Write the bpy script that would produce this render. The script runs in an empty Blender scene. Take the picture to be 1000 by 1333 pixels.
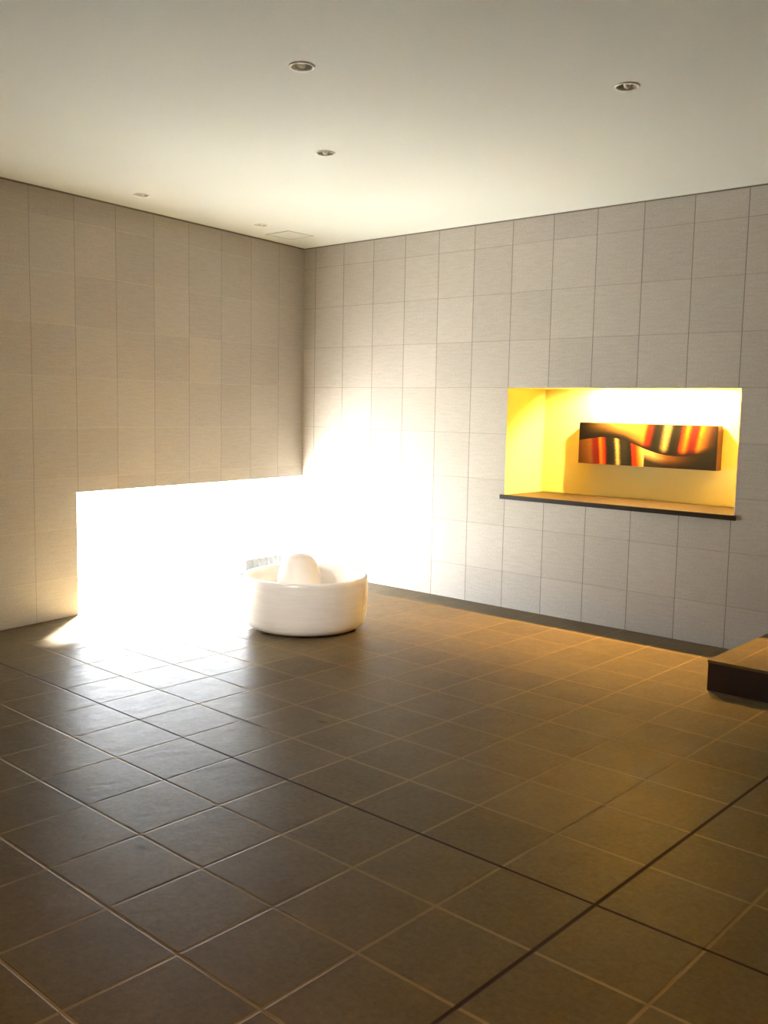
import bpy, bmesh, math, random
from mathutils import Vector, Matrix
C = bpy.data.collections.new('scene'); bpy.context.scene.collection.children.link(C)
U = 0.4                       # one wall / floor tile, 400 mm
random.seed(7)

# ------------------------------------------------------------------ materials
def new_mat(name):
    m = bpy.data.materials.new(name); m.use_nodes = True
    nt = m.node_tree; nt.nodes.clear()
    o = nt.nodes.new('ShaderNodeOutputMaterial'); b = nt.nodes.new('ShaderNodeBsdfPrincipled')
    nt.links.new(b.outputs[0], o.inputs[0])
    return m, nt, b

class N:
    """tiny node-graph helper"""
    def __init__(s, nt): s.nt = nt
    def put(s, v, sock):
        if hasattr(v, 'is_linked') or hasattr(v, 'links'): s.nt.links.new(v, sock)
        else: sock.default_value = v
    def math(s, op, a, b=0.0, c=0.0, clamp=False):
        n = s.nt.nodes.new('ShaderNodeMath'); n.operation = op; n.use_clamp = clamp
        s.put(a, n.inputs[0]); s.put(b, n.inputs[1])
        if op in ('MULTIPLY_ADD', 'SMOOTH_MIN', 'SMOOTH_MAX'): s.put(c, n.inputs[2])
        return n.outputs[0]
    def coord(s):
        t = s.nt.nodes.new('ShaderNodeTexCoord'); x = s.nt.nodes.new('ShaderNodeSeparateXYZ')
        s.nt.links.new(t.outputs['Object'], x.inputs[0]); return t.outputs['Object'], x.outputs[0], x.outputs[1], x.outputs[2]
    def comb(s, a, b, c=0.0):
        n = s.nt.nodes.new('ShaderNodeCombineXYZ')
        for i, v in enumerate((a, b, c)): s.put(v, n.inputs[i])
        return n.outputs[0]
    def white(s, vec):
        n = s.nt.nodes.new('ShaderNodeTexWhiteNoise'); n.noise_dimensions = '3D'; s.put(vec, n.inputs[0]); return n.outputs[0]
    def noise(s, vec, scale, detail=4, rough=0.55, stretch=None):
        if stretch:
            m = s.nt.nodes.new('ShaderNodeMapping'); m.inputs['Scale'].default_value = stretch; s.put(vec, m.inputs[0]); vec = m.outputs[0]
        n = s.nt.nodes.new('ShaderNodeTexNoise'); s.put(vec, n.inputs['Vector'])
        n.inputs['Scale'].default_value = scale; n.inputs['Detail'].default_value = detail; n.inputs['Roughness'].default_value = rough
        return n.outputs[0]
    def mix(s, f, a, b, mode='MIX'):
        n = s.nt.nodes.new('ShaderNodeMix'); n.data_type = 'RGBA'; n.blend_type = mode; n.clamp_factor = True
        s.put(f, n.inputs['Factor'])
        for v, k in ((a, 6), (b, 7)):
            if isinstance(v, (tuple, list)): v = (*v[:3], 1)
            s.put(v, n.inputs[k])
        return n.outputs[2]
    def ramp(s, f, stops, interp='LINEAR'):
        n = s.nt.nodes.new('ShaderNodeValToRGB'); r = n.color_ramp; r.interpolation = interp
        while len(r.elements) < len(stops): r.elements.new(0.5)
        for e, (p, c) in zip(r.elements, stops): e.position = p; e.color = (*c, 1)
        s.put(f, n.inputs[0]); return n.outputs[0]
    def bump(s, h, strength, dist, prev=None):
        n = s.nt.nodes.new('ShaderNodeBump'); n.inputs['Strength'].default_value = strength; n.inputs['Distance'].default_value = dist
        s.put(h, n.inputs['Height'])
        if prev is not None: s.nt.links.new(prev, n.inputs['Normal'])
        return n.outputs[0]
    def scale_rgb(s, col, f):
        n = s.nt.nodes.new('ShaderNodeVectorMath'); n.operation = 'SCALE'; s.put(col, n.inputs[0]); s.put(f, n.inputs[3]); return n.outputs[0]

def joint(g, c, off, size, half):
    """0..1 mask of a joint line in a periodic grid, and the cell number"""
    t = g.math('DIVIDE', g.math('SUBTRACT', c, off), size)
    cell = g.math('FLOOR', t); fr = g.math('SUBTRACT', t, cell)
    d = g.math('MINIMUM', fr, g.math('SUBTRACT', 1.0, fr))
    d = g.math('MULTIPLY', d, size)
    m = g.math('SUBTRACT', 1.0, g.math('DIVIDE', g.math('SUBTRACT', d, half*0.6), half*0.8, clamp=True), clamp=True)
    return m, cell

def wall_tile(name, xoff, xsize, zoff, base, jv, jh, v_amt, h_amt, dirx=1):
    m, nt, b = new_mat(name); g = N(nt); vec, x, y, z = g.coord()
    mv, cx = joint(g, x, xoff, xsize, 0.0030); mh, cz = joint(g, z, zoff, U, 0.0030)
    rnd = g.white(g.comb(cx, cz, 3.7))
    streak = g.noise(vec, 6.0, 6, 0.6, (1.2, 1.0, 9.0)); fine = g.noise(vec, 60.0, 3, 0.75, (1, 1, 1.6)); cloud = g.noise(vec, 1.6, 3, 0.5)
    tone = g.math('ADD', g.math('MULTIPLY', g.math('SUBTRACT', rnd, 0.5), 0.10), 1.0)
    tone = g.math('ADD', tone, g.math('MULTIPLY', g.math('SUBTRACT', streak, 0.5), 0.34))
    tone = g.math('ADD', tone, g.math('MULTIPLY', g.math('SUBTRACT', fine, 0.5), 0.55))
    tone = g.math('ADD', tone, g.math('MULTIPLY', g.math('SUBTRACT', cloud, 0.5), 0.10))
    col = g.scale_rgb(base, tone)
    col = g.mix(g.math('MULTIPLY', mh, h_amt), col, jh)
    col = g.mix(g.math('MULTIPLY', mv, v_amt), col, jv)
    nt.links.new(col, b.inputs['Base Color'])
    b.inputs['Roughness'].default_value = 0.55
    try: b.inputs['Specular IOR Level'].default_value = 0.35
    except KeyError: pass
    h = g.math('SUBTRACT', g.math('MULTIPLY', streak, 0.25), g.math('MAXIMUM', mv, g.math('MULTIPLY', mh, 0.7)))
    nt.links.new(g.bump(h, 0.45, 0.003), b.inputs['Normal'])
    return m

FX0, FX, FY0, FY = 14.3958*U, 1.0014*U, -9.9153*U, 0.9919*U
def floor_tile(name, tile=(0.126, 0.093, 0.047), dark=True):
    m, nt, b = new_mat(name); g = N(nt); vec, x, y, z = g.coord()
    mx, cx = joint(g, x, FX0, FX, 0.0062); my, cy = joint(g, y, FY0, FY, 0.0062)
    rnd = g.white(g.comb(cx, cy, 1.3)); rnd2 = g.white(g.comb(cx, cy, 9.1))
    cloud = g.noise(vec, 5.0, 5, 0.6); fine = g.noise(vec, 38.0, 5, 0.75)
    relief = g.noise(vec, 9.0, 6, 0.62, (1.6, 1.0, 1.0))
    tone = g.math('ADD', g.math('MULTIPLY', g.math('SUBTRACT', rnd, 0.5), 0.14), 1.0)
    tone = g.math('ADD', tone, g.math('MULTIPLY', g.math('SUBTRACT', cloud, 0.5), 0.45))
    tone = g.math('ADD', tone, g.math('MULTIPLY', g.math('SUBTRACT', fine, 0.5), 1.0))
    col = g.scale_rgb(tile, tone)
    grout = g.math('MAXIMUM', mx, my)
    wear = g.math('MULTIPLY_ADD', g.noise(vec, 0.9, 2, 0.5), 1.0, 0.15, clamp=True)
    col = g.mix(g.math('MULTIPLY', grout, wear), col, (0.30, 0.21, 0.10))
    rough = g.math('MULTIPLY_ADD', relief, 0.20, 0.29)
    rough = g.math('MAXIMUM', rough, g.math('MULTIPLY', grout, 0.75))
    if dark:
        # the two movement joints, filled with dark sealant
        def line(c, off, w):
            d = g.math('ABSOLUTE', g.math('SUBTRACT', c, off))
            return g.math('SUBTRACT', 1.0, g.math('DIVIDE', g.math('SUBTRACT', d, w*0.7), w*0.6, clamp=True), clamp=True)
        dl = g.math('MAXIMUM', line(x, FX0, 0.0085), line(y, FY0, 0.0075))
        col = g.mix(g.math('MULTIPLY', dl, 0.95), col, (0.028, 0.012, 0.012))
        rough = g.math('MAXIMUM', rough, g.math('MULTIPLY', dl, 0.6))
        # a few small stains
        for sx, sy, r in ((10.65, -12.05, .05), (6.5, -11.6, .045), (6.95, -12.2, .04), (6.1, -12.4, .035), (9.2, -8.2, .05)):
            d = g.math('SQRT', g.math('ADD', g.math('POWER', g.math('SUBTRACT', x, sx*U), 2.0), g.math('POWER', g.math('MULTIPLY', g.math('SUBTRACT', y, sy*U), 1.7), 2.0)))
            d = g.math('ADD', d, g.math('MULTIPLY', g.math('SUBTRACT', fine, 0.5), 0.05))
            mk = g.math('SUBTRACT', 1.0, g.math('DIVIDE', d, r, clamp=True), clamp=True)
            col = g.mix(g.math('MULTIPLY', mk, 0.8), col, (0.03, 0.02, 0.012))
    nt.links.new(col, b.inputs['Base Color']); nt.links.new(rough, b.inputs['Roughness'])
    b.inputs['IOR'].default_value = 1.45; b.inputs['Specular IOR Level'].default_value = 0.065
    h = g.math('SUBTRACT', g.math('ADD', g.math('MULTIPLY', relief, 1.0), g.math('MULTIPLY', rnd2, 0.03)), g.math('MULTIPLY', grout, 0.5))
    nt.links.new(g.bump(h, 0.38, 0.006), b.inputs['Normal'])
    return m

def plain(name, col, rough=0.6, amp=0.08, scale=30.0, metal=0.0, bump=0.0, stretch=None, spec=None, emit=None, estr=0):
    m, nt, b = new_mat(name); g = N(nt); vec, x, y, z = g.coord()
    n = g.noise(vec, scale, 5, 0.6, stretch)
    tone = g.math('MULTIPLY_ADD', g.math('SUBTRACT', n, 0.5), amp*2, 1.0)
    nt.links.new(g.scale_rgb(col, tone), b.inputs['Base Color'])
    b.inputs['Roughness'].default_value = rough; b.inputs['Metallic'].default_value = metal
    if spec is not None: b.inputs['Specular IOR Level'].default_value = spec
    if bump: nt.links.new(g.bump(n, bump, 0.01), b.inputs['Normal'])
    if emit: b.inputs['Emission Color'].default_value = (*emit, 1); b.inputs['Emission Strength'].default_value = estr
    return m

WALL = (0.49, 0.450, 0.397)
M = {}
M['wall_niche'] = wall_tile('wall_tile_right', 0.4182*U, 1.0019*U, 0.7943*U, WALL, (0.17, 0.13, 0.09), (0.33, 0.27, 0.19), 0.85, 0.6)
M['wall_left'] = wall_tile('wall_tile_left', -0.0315*U, 1.0211*U, 0.7943*U, WALL, (0.24, 0.19, 0.12), (0.62, 0.55, 0.42), 0.6, 0.6)
M['wall_dark'] = wall_tile('wall_tile_far', 0, U, 0.7943*U, (0.40, 0.34, 0.27), (0.17, 0.13, 0.09), (0.33, 0.27, 0.19), 0.8, 0.6)
M['floor'] = floor_tile('floor_tile')
M['step_top'] = floor_tile('step_tile', dark=False)
M['ceiling'] = plain('ceiling_paint', (0.66, 0.675, 0.61), 0.9, 0.03, 60.0, spec=0.1)
M['shadow_line'] = plain('painted_shadow_line', (0.20, 0.17, 0.13), 0.8)  # shade of the wall-ceiling line, put into the strip colour
M['niche'] = plain('niche_paint', (0.62, 0.55, 0.25), 0.75, 0.02, 20.0, spec=0.2)
M['sill'] = plain('black_granite', (0.022, 0.015, 0.010), 0.45, 0.3, 120.0, spec=0.2)
M['threshold'] = plain('pale_threshold_stone', (0.60, 0.58, 0.54), 0.7, 0.1, 30.0)
M['riser'] = plain('dark_stone', (0.050, 0.028, 0.022), 0.6, 0.25, 40.0)
M['stone_white'] = plain('white_stone', (0.90, 0.85, 0.79), 0.27, 0.10, 5.0, bump=0.05, stretch=(1, 1, 9))
M['stone_ball'] = plain('white_stone_ball', (0.88, 0.82, 0.76), 0.5, 0.06, 9.0, bump=0.1)
M['foot'] = plain('dark_foot', (0.05, 0.045, 0.04), 0.7)
M['chrome'] = plain('lamp_trim_white', (0.85, 0.84, 0.78), 0.35, 0.03, 20.0)
M['reflector'] = plain('lamp_reflector', (0.62, 0.60, 0.50), 0.30, 0.05, 20.0, metal=0.6)
M['bulb'] = plain('lamp_bulb', (0.75, 0.72, 0.58), 0.15, 0.02, 20.0)
M['lit'] = plain('lit_bulb', (0.9, 0.8, 0.6), 0.3, 0.02, 20.0, emit=(1.0, 0.62, 0.22), estr=6)
M['gravel'] = plain('garden_gravel', (0.62, 0.61, 0.59), 0.9, 0.15, 25.0, bump=0.3)
M['dim_ground'] = plain('added_dim_ground', (0.34, 0.35, 0.31), 0.95, 0.2, 12.0, bump=0.3)  # made-up darker ground, keeps daylight bounce off the distant ceiling
M['kerb'] = plain('rough_garden_stone', (0.045, 0.045, 0.039), 0.9, 0.45, 22.0, bump=0.6)
M['leaf'] = plain('leaf_green', (0.06, 0.10, 0.035), 0.6, 0.3, 30.0)
M['frame'] = plain('hatch_frame_paint', (0.42, 0.42, 0.36), 0.8)
M['hatch'] = plain('hatch_paint', (0.65, 0.66, 0.60), 0.8, 0.03, 50.0)

def art_material(L, H):
    """two striped fields divided by a wave: woven looking stripes, object space x 0..L, z 0..H"""
    m, nt, b = new_mat('art_wave_stripes'); g = N(nt); vec, x, y, z = g.coord()
    u = g.math('DIVIDE', x, L); v = g.math('DIVIDE', z, H)
    fc = nt.nodes.new('ShaderNodeFloatCurve'); c = fc.mapping.curves[0]
    pts = [(0, .56), (.10, .62), (.22, .66), (.33, .61), (.45, .48), (.55, .37), (.65, .30), (.75, .285), (.87, .33), (1.0, .45)]
    c.points[0].location = pts[0]; c.points[1].location = pts[-1]
    for p in pts[1:-1]: c.points.new(*p)
    fc.mapping.update(); g.put(u, fc.inputs['Value']); wave = fc.outputs[0]
    n1 = g.noise(vec, 60.0, 4, 0.7, (1.0, 1.0, 6.0)); weave = g.noise(vec, 240.0, 2, 0.6, (1, 1, 1))
    uj = g.math('ADD', u, g.math('MULTIPLY', g.math('SUBTRACT', n1, 0.5), 0.055))
    ob = g.math('MULTIPLY', g.math('SUBTRACT', v, 0.5), -0.05)
    uj_up = g.math('ADD', uj, ob); uj_lo = g.math('SUBTRACT', uj, g.math('MULTIPLY', ob, 0.6))
    blk, gry, tan, cream, org, rust, gold = (.012,.010,.009), (.10,.095,.085), (.42,.25,.10), (.80,.66,.40), (.62,.13,.02), (.34,.055,.012), (.85,.42,.05)
    up = g.ramp(uj_up, [(0, blk), (.03, blk), (.20, (.03,.02,.015)), (.34, (.10,.06,.04)), (.44, tan), (.485, gold), (.50, org), (.535, rust), (.56, blk), (.60, gry), (.645, cream), (.68, gry), (.70, blk),
                        (.735, (.10,.03,.01)), (.755, org), (.785, gold), (.815, rust), (.85, rust), (.875, gold), (.91, tan), (.95, (.20,.10,.04)), (1.0, (.05,.015,.006))])
    lo = g.ramp(uj_lo, [(0, (.30,.17,.07)), (.09, tan), (.115, rust), (.15, rust), (.165, gold), (.19, org), (.215, (.10,.03,.01)), (.235, blk), (.27, gry), (.295, cream), (.32, gry), (.36, gry),
                        (.395, blk), (.405, org), (.43, org), (.45, gold), (.48, cream), (.56, cream), (.66, tan), (.80, (.16,.09,.045)), (.90, (.035,.02,.012)), (1.0, (.05,.015,.01))])
    d = g.math('SUBTRACT', v, wave)
    # left upper field: black body near the wave, pale towards the top right; right lower field: cream near the wave, dark below
    ltop = g.math('MULTIPLY', g.math('SUBTRACT', 1.0, g.math('DIVIDE', u, 0.47), clamp=True), 1.0)
    pale = g.math('MULTIPLY', g.math('MULTIPLY', g.math('DIVIDE', d, 0.30, clamp=True), g.math('DIVIDE', u, 0.30, clamp=True)), g.math('LESS_THAN', uj_up, 0.478))
    up = g.mix(g.math('MULTIPLY', pale, 0.85), up, (.70, .50, .24))
    dk = g.math('MULTIPLY', g.math('DIVIDE', g.math('SUBTRACT', g.math('MULTIPLY', d, -1.0), 0.10), 0.16, clamp=True), g.math('GREATER_THAN', u, 0.50))
    lo = g.mix(g.math('MULTIPLY', dk, 0.85), lo, (.045, .028, .02))
    rim = g.math('MULTIPLY', g.math('SUBTRACT', 1.0, g.math('DIVIDE', g.math('ABSOLUTE', d), 0.05, clamp=True), clamp=True), 0.6)
    upm = g.math('GREATER_THAN', d, 0.0)
    up = g.mix(g.math('SUBTRACT', 1.0, g.math('DIVIDE', d, 0.14, clamp=True), clamp=True), up, (.03, .015, .01))
    col = g.mix(upm, lo, up)
    col = g.scale_rgb(col, g.math('MULTIPLY_ADD', g.math('SUBTRACT', weave, 0.5), 0.9, 1.0))
    col = g.scale_rgb(g.mix(1.0, col, col, 'MULTIPLY'), 0.30)
    nt.links.new(col, b.inputs['Base Color']); b.inputs['Roughness'].default_value = 0.7; b.inputs['Specular IOR Level'].default_value = 0.1
    nt.links.new(g.bump(weave, 0.3, 0.002), b.inputs['Normal'])
    return m

# ------------------------------------------------------------------ mesh helpers
def box(bm, x0, x1, y0, y1, z0, z1):
    vs = [bm.verts.new((x, y, z)) for z in (z0, z1) for y in (y0, y1) for x in (x0, x1)]
    for f in ((0,2,3,1), (4,5,7,6), (0,1,5,4), (2,6,7,3), (0,4,6,2), (1,3,7,5)): bm.faces.new([vs[i] for i in f])
def lathe(bm, prof, n=64, close=False):
    rings = []
    for r, z in prof:
        if r < 1e-6: rings.append([bm.verts.new((0, 0, z))])
        else: rings.append([bm.verts.new((r*math.cos(2*math.pi*k/n), r*math.sin(2*math.pi*k/n), z)) for k in range(n)])
    pairs = list(zip(rings, rings[1:])) + ([(rings[-1], rings[0])] if close else [])
    for a, b in pairs:
        for k in range(n):
            k2 = (k+1) % n
            if len(a) == 1 and len(b) == 1: continue
            if len(a) == 1: bm.faces.new((a[0], b[k], b[k2]))
            elif len(b) == 1: bm.faces.new((a[k], b[0], a[k2]))
            else: bm.faces.new((a[k], b[k], b[k2], a[k2]))
def obj(name, bm, mat, parent=None, smooth=False, bevel=0, loc=None, rotz=0):
    bmesh.ops.recalc_face_normals(bm, faces=bm.faces)
    me = bpy.data.meshes.new(name); bm.to_mesh(me); bm.free()
    o = bpy.data.objects.new(name, me); C.objects.link(o)
    for mm in (mat if isinstance(mat, list) else [mat]): me.materials.append(mm)
    if parent: o.parent = parent
    if loc is not None: o.location = loc
    if rotz: o.rotation_euler = (0, 0, rotz)
    if smooth:
        for p in me.polygons: p.use_smooth = True
    if bevel:
        md = o.modifiers.new('bevel', 'BEVEL'); md.width = bevel; md.segments = 3; md.limit_method = 'ANGLE'
    return o
def struct(o): o['kind'] = 'structure'; return o
def tag(o, label, cat, group=None):
    o['label'] = label; o['category'] = cat
    if group: o['group'] = group
    return o
def thing(name, label, cat, loc=(0,0,0), rotz=0, group=None):
    o = bpy.data.objects.new(name, None); C.objects.link(o); o.empty_display_size = 0.1
    o.location = loc; o.rotation_euler = (0, 0, rotz)
    return tag(o, label, cat, group)
def NB(): return bmesh.new()

# ------------------------------------------------------------------ room shell
H = 8.3198*U
LA = -0.13584                           # the left wall stands 7.8 degrees off square
XR, YF = 27*U, -25*U                    # far (unseen) right and front walls
def Lp(s, e=0.0):                       # point on left wall, s along it away from the corner, e outwards (garden side)
    return Vector((-math.sin(LA)*s - math.cos(LA)*e, -math.cos(LA)*s + math.sin(LA)*e, 0))
SL = -YF/math.cos(LA)
xl = Lp(SL).x

def slab(name, pts, z0, z1, mat):
    bm = NB(); lo = [bm.verts.new((x, y, z0)) for x, y in pts]; hi = [bm.verts.new((x, y, z1)) for x, y in pts]
    n = len(pts); bm.faces.new(lo[::-1]); bm.faces.new(hi)
    for i in range(n): bm.faces.new((lo[i], lo[(i+1) % n], hi[(i+1) % n], hi[i]))
    return struct(obj(name, bm, mat))
T = 0.12
room = [(0, 0), (XR, 0), (XR, YF), (xl, YF)]
slab('floor', room, -0.10, 0.0, M['floor'])
e1, e2 = Lp(0, T), Lp(SL, T)
slab('ceiling', [(e1.x-.02, T), (XR+T, T), (XR+T, YF-T), (e2.x-.03, YF-T)], H, H+0.2, M['ceiling'])

# niche wall: tile face y = 0, hole for the niche
NX0, NX1, NZ0, NZ1, ND = 6.42*U, 11.50*U, 2.40*U, 4.795*U, 1.50*U
def holed_wall(name, mat, x0, x1, z1, hx0, hx1, hz0, hz1, t):
    """wall in local x-z with the room face at y=0, body towards +y"""
    bm = NB(); xs = sorted({x0, hx0, hx1, x1}); zs = sorted({0, hz0, hz1, z1})
    V = {}
    def v(x, y, z):
        k = (round(x, 5), round(y, 5), round(z, 5))
        if k not in V: V[k] = bm.verts.new((x, y, z))
        return V[k]
    def q(*p): bm.faces.new([v(*a) for a in p])
    for i in range(len(xs)-1):
        for j in range(len(zs)-1):
            a, b, c, d = xs[i], xs[i+1], zs[j], zs[j+1]
            if a >= hx0-1e-6 and b <= hx1+1e-6 and c >= hz0-1e-6 and d <= hz1+1e-6: continue
            q((a,0,c), (b,0,c), (b,0,d), (a,0,d)); q((a,t,c), (a,t,d), (b,t,d), (b,t,c))
            if i == 0: q((a,0,c), (a,0,d), (a,t,d), (a,t,c))
            if i == len(xs)-2: q((b,0,c), (b,t,c), (b,t,d), (b,0,d))
            if j == 0: q((a,0,c), (a,t,c), (b,t,c), (b,0,c))
            if j == len(zs)-2: q((a,0,d), (b,0,d), (b,t,d), (a,t,d))
    for i in range(len(xs)-1):
        a, b = xs[i], xs[i+1]
        if a >= hx0-1e-6 and b <= hx1+1e-6:
            if hz0 > 0: q((a,0,hz0), (b,0,hz0), (b,t,hz0), (a,t,hz0))
            if hz1 < z1: q((a,0,hz1), (a,t,hz1), (b,t,hz1), (b,0,hz1))
    for j in range(len(zs)-1):
        c, d = zs[j], zs[j+1]
        if c >= hz0-1e-6 and d <= hz1+1e-6:
            if hx0 > x0: q((hx0,0,c), (hx0,t,c), (hx0,t,d), (hx0,0,d))
            if hx1 < x1: q((hx1,0,c), (hx1,0,d), (hx1,t,d), (hx1,t,c))
    return struct(obj(name, bm, mat))
holed_wall('wall_back', M['wall_niche'], 0.0, XR, H, NX0, NX1, NZ0, NZ1, T)

# left wall: low floor-level opening to the garden, 1 m high
wl = holed_wall('wall_left', M['wall_left'], 0.0, SL, H, 0.0, 7.15*U, 0.0, 2.50*U, T)
# mirror so that local +x runs along s and body lies outside
wl.matrix_world = Matrix(((-math.sin(LA), -math.cos(LA), 0, 0), (-math.cos(LA), math.sin(LA), 0, 0), (0, 0, 1, 0), (0, 0, 0, 1)))
slab('wall_right', [(XR, T), (XR+T, T), (XR+T, YF-T), (XR, YF-T)], 0, H, M['wall_dark'])
slab('wall_front', [(xl-.3, YF), (XR, YF), (XR, YF-T), (xl-.3, YF-T)], 0, H, M['wall_dark'])
# threshold under the opening
tb = NB(); box(tb, 0, 7.15*U, 0, T, -0.10, -0.002)
th = struct(obj('trim_1', tb, M['threshold'])); th.matrix_world = wl.matrix_world
# thin dark strips, their colour standing in for the shadow line under the ceiling
gb = NB(); box(gb, 0.012, XR, -0.006, 0.0, H-0.010, H); struct(obj('shadow_strip_back', gb, M['shadow_line']))
gb = NB(); box(gb, 0.008, SL, -0.006, 0.0, H-0.012, H); o = struct(obj('shadow_strip_left', gb, M['shadow_line'])); o.matrix_world = wl.matrix_world

# niche lining: an open box set into the wall
bm = NB(); w = 0.02
a, b_, c, d = NX0, NX1, NZ0, NZ1
yf = 0.0
box(bm, a-w, b_+w, ND, ND+w, c-w, d+w)
box(bm, a-w, a, T+.001, ND, c-w, d+w); box(bm, b_, b_+w, T+.001, ND, c-w, d+w)
box(bm, a, b_, T+.001, ND, d, d+w); box(bm, a, b_, T+.001, ND, c-w, c)
# painted reveals inside the wall thickness
rv = 0.003
box(bm, a, a+rv, 0.0005, T+.001, c, d); box(bm, b_-rv, b_, 0.0005, T+.001, c, d); box(bm, a, b_, 0.0005, T+.001, d-rv, d)
struct(obj('wall_niche', bm, M['niche']))
# black stone sill
SZ = 2.485*U
bm = NB(); box(bm, NX0+rv, NX1-rv, 0.0, ND-.0005, NZ0+.0005, SZ)
box(bm, NX0-0.035, NX1+0.012, -0.022, -0.0005, NZ0-0.004, SZ)
sill = obj('stone_sill', bm, M['sill'], bevel=0.0015)
tag(sill, 'polished black stone sill along the bottom of the lit yellow niche', 'sill')

# niche artwork
AX0, AX1, AZ0, AZ1, AY0, AY1 = 7.512*U, 10.60*U, 3.20*U, 4.083*U, 1.20*U, 1.45*U
art = thing('wall_art', 'wide striped wave artwork panel in brown, orange and black inside the lit niche', 'artwork', (AX0, AY0, AZ0))
L_, H_ = AX1-AX0, AZ1-AZ0
am = art_material(L_, H_)
bm = NB(); nx, nz = 64, 14
grid = [[bm.verts.new((L_*i/nx, 0.004*math.sin(i/nx*math.pi*2)*math.sin(j/nz*math.pi), H_*j/nz)) for i in range(nx+1)] for j in range(nz+1)]
for j in range(nz):
    for i in range(nx): bm.faces.new((grid[j][i], grid[j][i+1], grid[j+1][i+1], grid[j+1][i]))
obj('painted_front', bm, am, art, smooth=True)
bm = NB(); box(bm, 0, L_, 0.006, AY1-AY0, 0, H_)
sd = obj('side_panel', bm, plain('art_side', (0.05, 0.012, 0.007), 0.6, 0.3, 60.0), art); sd['label'] = 'dark maroon edge of the artwork'
bm = NB(); box(bm, 0.15, L_-0.15, AY1-AY0, ND-AY0-.0005, H_*0.55, H_*0.75); obj('hanging_batten', bm, M['riser'], art)

# step at the right
sx0, sy1, sh = 12.34*U, -2.85*U, 0.49*U
st = thing('floor_step', 'low stone tiled step with dark riser against the right end of the niche wall', 'step', (sx0, sy1, 0))
bm = NB(); box(bm, 0.004, XR-sx0-0.004, 0.004, -sy1-0.004, 0.0, sh-0.02); r = obj('riser', bm, M['riser'], st); r['label'] = 'dark brown riser of the step'
bm = NB(); box(bm, 0, XR-sx0-0.002, 0, -sy1-0.001, sh-0.02, sh); obj('tread', bm, M['step_top'], st, bevel=0.003)

# ------------------------------------------------------------------ stone bowl with ball
bc = Vector((4.875*U, -4.44*U, 0)); fd = Vector((-0.726, 0.687, 0)); pd = Vector((0.687, 0.726, 0))
bowl = thing('stone_bowl', 'large round off-white stone basin standing on the floor near the garden opening', 'basin', bc)
R, Z0, Z1 = 1.20*U, 0.035*U, 1.06*U
outer = [(0.0, Z0), (0.75*R, Z0), (0.86*R, Z0+.004), (0.93*R, Z0+.022), (0.965*R, Z0+.05), (0.985*R, Z0+.09)]
outer += [((0.985+0.03*math.sin(t*math.pi*.8)+0.002*math.sin(t*20))*R, Z0+.09+(Z1-.012-Z0-.09)*t) for t in [i/10 for i in range(1, 11)]]
inner = [(0.985*R, Z1), (0.965*R, Z1), (0.945*R, Z1-.008), (0.93*R, Z1-.06), (0.90*R, Z1-.14), (0.84*R, Z1-.21), (0.6*R, Z1-.27), (0.0, Z1-.28)]
bm = NB(); lathe(bm, outer+inner, 96); obj('basin_wall', bm, M['stone_white'], bowl, smooth=True)
for k in range(3):
    an = math.atan2(-fd.y, -fd.x) + math.radians(-52 + 120*k)
    bm = NB(); lathe(bm, [(0, 0), (.03, 0), (.034, .004), (.034, Z0+.002), (0, Z0+.002)], 24)
    o = obj('foot', bm, M['foot'], bowl, smooth=False, loc=(math.cos(an)*R*.80, math.sin(an)*R*.80, 0)); o['label'] = 'small dark foot under the basin'
bp = bc - pd*0.13*U
ball = NB(); prof = [(0, Z1-.28)]
rb = 0.425*U; zt = 1.455*U; zc = Z1-.28+.21
for i in range(0, 29):
    t = -math.pi/2 + math.pi*i/28
    z = (zc - (zc-(Z1-.28))*-math.sin(t)) if t < 0 else zc + (zt-zc)*math.sin(t)
    prof.append((rb*max(math.cos(t), 0)**0.75 if 0 < i < 28 else 0.0, z))
prof = prof[1:]
lathe(ball, prof, 64)
o = obj('stone_ball', ball, M['stone_ball'], smooth=True, loc=(bp.x, bp.y, 0))
tag(o, 'smooth off-white egg shaped stone standing inside the round stone basin', 'stone')

# ------------------------------------------------------------------ ceiling downlights (switched off)
def downlight(name, label, group=None, r=0.062, mbulb='bulb'):
    t = thing(name, label, 'ceiling light', group=group)
    bm = NB(); lathe(bm, [(r*.80, .0), (r*.84, -.006), (r*.98, -.007), (r, -.003), (r, 0)], 48); obj('trim_ring', bm, M['chrome'], t, smooth=True)
    bm = NB(); lathe(bm, [(r*.80, -.0005), (r*.80, .004), (r*.55, .03), (r*.30, .045), (0, .045)][::1], 48)
    # facetted reflector cup
    obj('reflector', bm, M['reflector'], t)
    bm = NB(); lathe(bm, [(0, -.010), (r*.16, -.009), (r*.28, -.003), (r*.34, .012), (r*.26, .035), (0, .044)], 24)
    obj('bulb', bm, M[mbulb], t, smooth=True)
    return t
def dup(root, loc, label):
    r = root.copy(); C.objects.link(r); r.location = loc; r['label'] = label
    for ch in root.children:
        c = ch.copy(); C.objects.link(c); c.parent = r
    return r
DL = [((3.833, -3.619), 'round ceiling downlight nearest the viewer, top centre-left of the photo'),
      ((4.893, -2.413), 'round ceiling downlight furthest to the right, above the lit niche'),
      ((2.814, -2.461), 'round ceiling downlight between the nearest downlight and the wall corner'),
      ((0.797, -2.474), 'small ceiling downlight on the bright ceiling close to the left wall'),
      ((0.618, -1.112), 'small ceiling downlight closest to the wall corner, beside the access hatch')]
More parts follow.
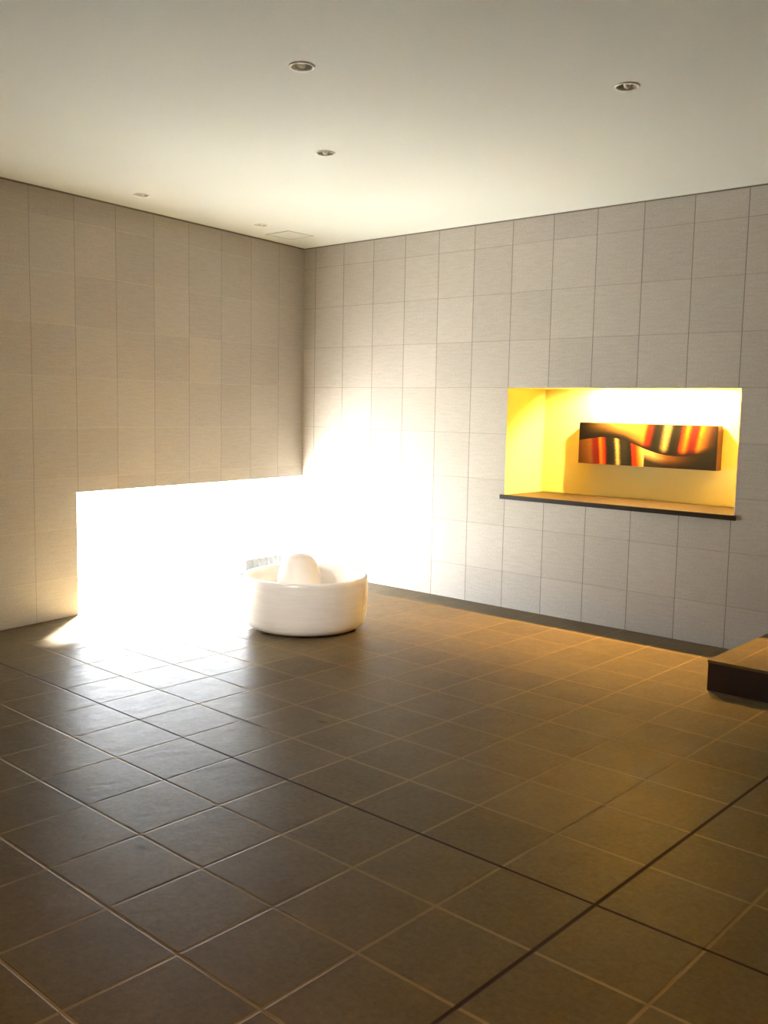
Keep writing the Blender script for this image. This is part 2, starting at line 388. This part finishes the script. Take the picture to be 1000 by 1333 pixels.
# recesses in the ceiling for the lamp cups: the ceiling is pierced by boolean-free rings, so cups sit just inside the slab
proto = None
for (x, y), lab in DL:
    if proto is None:
        proto = downlight('downlight', lab, 'round downlights in the ceiling'); proto.location = (x, y, H)
    else: dup(proto, (x, y, H), lab)
# cut holes in the ceiling
cut = NB()
for (x, y), _ in DL:
    n = 32; r = 0.0502
    lo = [cut.verts.new((x+r*math.cos(2*math.pi*k/n), y+r*math.sin(2*math.pi*k/n), H-.05)) for k in range(n)]
    hi = [cut.verts.new((x+r*math.cos(2*math.pi*k/n), y+r*math.sin(2*math.pi*k/n), H+.06)) for k in range(n)]
    cut.faces.new(lo[::-1]); cut.faces.new(hi)
    for k in range(n): cut.faces.new((lo[k], lo[(k+1) % n], hi[(k+1) % n], hi[k]))
cu = obj('hole_cutter', cut, M['ceiling'])
ce = bpy.data.objects['ceiling']
md = ce.modifiers.new('holes', 'BOOLEAN'); md.operation = 'DIFFERENCE'; md.object = cu; md.solver = 'EXACT'
dg = bpy.context.evaluated_depsgraph_get(); dg.update()
me = bpy.data.meshes.new_from_object(ce.evaluated_get(dg)); ce.modifiers.clear(); ce.data = me
bpy.data.objects.remove(cu)

# access hatch in the ceiling near the corner
hx, hy = 0.30, -0.785
hs = thing('ceiling_hatch', 'thin framed square access hatch in the bright ceiling by the wall corner', 'hatch', (hx, hy, H))
bm = NB(); fw, s = 0.008, 0.32
box(bm, 0, s, 0, fw, -.004, 0); box(bm, 0, s, s-fw, s, -.004, 0); box(bm, 0, fw, fw, s-fw, -.004, 0); box(bm, s-fw, s, fw, s-fw, -.004, 0)
obj('hatch_frame', bm, M['frame'], hs)
bm = NB(); box(bm, fw, s-fw, fw, s-fw, -.002, 0); obj('hatch_panel', bm, M['hatch'], hs)

# ------------------------------------------------------------------ garden outside the opening
def strip(name, e0, e1, mat):
    slab(name, [Lp(-30, e0).xy, Lp(30, e0).xy, Lp(30, e1).xy, Lp(-30, e1).xy], -.10, -.03, mat)
strip('gravel_bed', T+.002, 1.3, M['gravel']); strip('garden_ground', 1.3, 32, M['dim_ground'])  # outer strip added darker to limit light bounced onto the ceiling
def rough_block(name, s0, s1, e0, e1, z1, mat, seed):
    rnd = random.Random(seed); bm = NB(); n = 26
    rows = []
    prof = [(e0, -.03), (e0, z1*.5), (e0+.004, z1-.012), (e0+.02, z1), ((e0+e1)/2, z1), (e1-.02, z1), (e1, z1-.012), (e1, -.03)]
    for i in range(n+1):
        s = s0 + (s1-s0)*i/n; row = []
        for e, z in prof:
            p = Lp(s + rnd.uniform(-.004, .004), e + rnd.uniform(-.006, .006)); row.append(bm.verts.new((p.x, p.y, z + (rnd.uniform(-.006, .006) if z > 0 else 0))))
        rows.append(row)
    for a, b in zip(rows, rows[1:]):
        for k in range(len(prof)-1): bm.faces.new((a[k], b[k], b[k+1], a[k+1]))
    bm.faces.new(rows[0]); bm.faces.new(rows[-1][::-1])
    return obj(name, bm, mat)
kb = rough_block('garden_kerb', -1.1*U, 1.33*U, .75*U, 1.15*U, .355*U, M['kerb'], 3)
tag(kb, 'low rough grey garden stone outside the opening, behind the stone basin', 'garden stone')
pp = Lp(0.10*U, 1.45*U)
pl = thing('garden_plant', 'small thin garden plant standing outside behind the rough grey stone', 'plant', (pp.x, pp.y, -.03))
bm = NB(); lathe(bm, [(.004, 0), (.003, .24), (.0, .33)], 8); obj('stem', bm, M['leaf'], pl)
rnd = random.Random(5)
for k in range(7):
    an = rnd.uniform(0, 6.28); z = .20 + .018*k; bm = NB(); l, w_ = .05, .012
    pts = [(0, 0, 0), (l*.4, w_, .012), (l, 0, .006), (l*.4, -w_, .012), (l*.45, 0, .018), (l*.45, 0, .008)]
    v = [bm.verts.new(p) for p in pts]
    for f in ((0,1,4), (1,2,4), (2,3,4), (3,0,4), (1,0,5), (2,1,5), (3,2,5), (0,3,5)): bm.faces.new([v[i] for i in f])
    obj('leaf', bm, M['leaf'], pl, loc=(0, 0, z), rotz=an)

# ------------------------------------------------------------------ lights
def lamp(name, kind, energy, col, loc, target=None, **kw):
    l = bpy.data.lights.new(name, kind); l.energy = energy; l.color = col
    for k, v in kw.items(): setattr(l, k, v)
    o = bpy.data.objects.new(name, l); C.objects.link(o); o.location = loc
    if target is not None: o.rotation_euler = (Vector(target)-Vector(loc)).to_track_quat('-Z', 'Y').to_euler()
    return o
# niche lamps: two lit downlights in the niche ceiling
WARM = (1.0, 0.59, 0.16)
proto = None
for lx, lab in ((8.42, 'left of the two small lit downlights in the niche ceiling above the artwork'), (10.02, 'right of the two small lit downlights in the niche ceiling above the artwork')):
    y = 0.70*U
    if proto is None:
        proto = thing('niche_downlight', lab, 'ceiling light', (lx*U, y, NZ1), group='downlights in the niche ceiling')
        bm = NB(); lathe(bm, [(.022, 0), (.024, -.004), (.032, -.004), (.034, 0)], 32); obj('trim_ring', bm, M['chrome'], proto, smooth=True)
        bm = NB(); lathe(bm, [(0, -.0035), (.015, -.003), (.0215, 0)], 24); obj('bulb', bm, M['lit'], proto)
    else: dup(proto, (lx*U, y, NZ1), lab)
    lamp('niche_lamp', 'SPOT', 480, WARM, (lx*U, y, NZ1-.006), (lx*U, y+1.0, 0), spot_size=math.radians(166), spot_blend=0.4, shadow_soft_size=0.018)
# warm room lamps, lit downlights further back in the hall (behind and right of the viewer)
for (x, y) in ((9.6, -3.0), (8.0, -5.2), (6.2, -5.7), (4.6, -7.6)):
    d_ = dup(bpy.data.objects['downlight'], (x, y, H-.0001), {9.6: 'warm lit downlight in the far right part of the hall ceiling, outside the photo', 8.0: 'warm lit downlight to the right of the viewer, outside the photo', 4.6: 'added unseen downlight brightening the stone basin, left of the viewer, outside the photo', 6.2: 'warm lit downlight just above the viewer, outside the photo'}[x]); 
    for ch in list(d_.children):
        if not ch.name.startswith('trim_ring'): bpy.data.objects.remove(ch)
    lamp('unseen_hall_lamp', 'SPOT', 75, (1.0, 0.44, 0.07), (x, y, H-.02), (x, y, 0), spot_size=math.radians(95), spot_blend=0.9, shadow_soft_size=0.05)
lamp('unseen_hall_lamp', 'SPOT', 1500, (1.0, 0.93, 0.86), (4.6, -7.6, H-.02), (bc.x, bc.y, .2), spot_size=math.radians(16), spot_blend=1.0, shadow_soft_size=0.05)  # added unseen spot, only there to brighten the basin front
sun = lamp('sun', 'SUN', 190, (1.0, 0.985, 0.96), (-8, -2, 10), None, angle=math.radians(11.0))
sd_ = Vector((0.80, -0.72, -1.0)); sun.rotation_euler = sd_.to_track_quat('-Z', 'Y').to_euler()
# sky portal over the opening, so the path tracer finds the daylight
pc = Lp(3.57*U, T+.01); 
po = lamp('sky_portal', 'AREA', 1, (1, 1, 1), (pc.x, pc.y, 1.25*U), None, shape='RECTANGLE', size=7.2*U, size_y=2.5*U)
inn = Vector((math.cos(LA), -math.sin(LA), 0))
po.rotation_euler = inn.to_track_quat('-Z', 'Z').to_euler(); po.data.cycles.is_portal = True

W = bpy.data.worlds.new('sky'); bpy.context.scene.world = W; W.use_nodes = True
nt = W.node_tree; nt.nodes.clear(); wo = nt.nodes.new('ShaderNodeOutputWorld'); bg = nt.nodes.new('ShaderNodeBackground')
bg.inputs[0].default_value = (0.88, 0.94, 1.0, 1); bg.inputs[1].default_value = 24.0
nt.links.new(bg.outputs[0], wo.inputs[0])

# ------------------------------------------------------------------ camera
f_, yaw, pitch, roll, cx, cy, cz = 1237.954, -0.731633, 0.108431, 0.0195975, 18.2662, -17.1031, 4.2978
sy, cyw = math.sin(yaw), math.cos(yaw)
F = Vector((sy*math.cos(pitch), cyw*math.cos(pitch), -math.sin(pitch))); rt = Vector((cyw, -sy, 0)); up = rt.cross(F)
A = math.cos(roll)*rt + math.sin(roll)*up; B = -math.sin(roll)*rt + math.cos(roll)*up
cam = bpy.data.objects.new('camera', bpy.data.cameras.new('camera')); C.objects.link(cam)
cam.matrix_world = Matrix(((A.x, B.x, -F.x, cx*U), (A.y, B.y, -F.y, cy*U), (A.z, B.z, -F.z, cz*U), (0, 0, 0, 1)))
cam.data.sensor_fit = 'HORIZONTAL'; cam.data.sensor_width = 36; cam.data.lens = f_/1000*36; cam.data.clip_start = 0.05
sc = bpy.context.scene; sc.camera = cam
sc.view_settings.view_transform = 'Standard'; sc.view_settings.look = 'None'; sc.view_settings.gamma = 1; sc.view_settings.use_curve_mapping = False
sc.view_settings.exposure = 0.0
sc.cycles.use_denoising = True; sc.cycles.max_bounces = 14; sc.cycles.diffuse_bounces = 10; sc.cycles.sample_clamp_indirect = 0
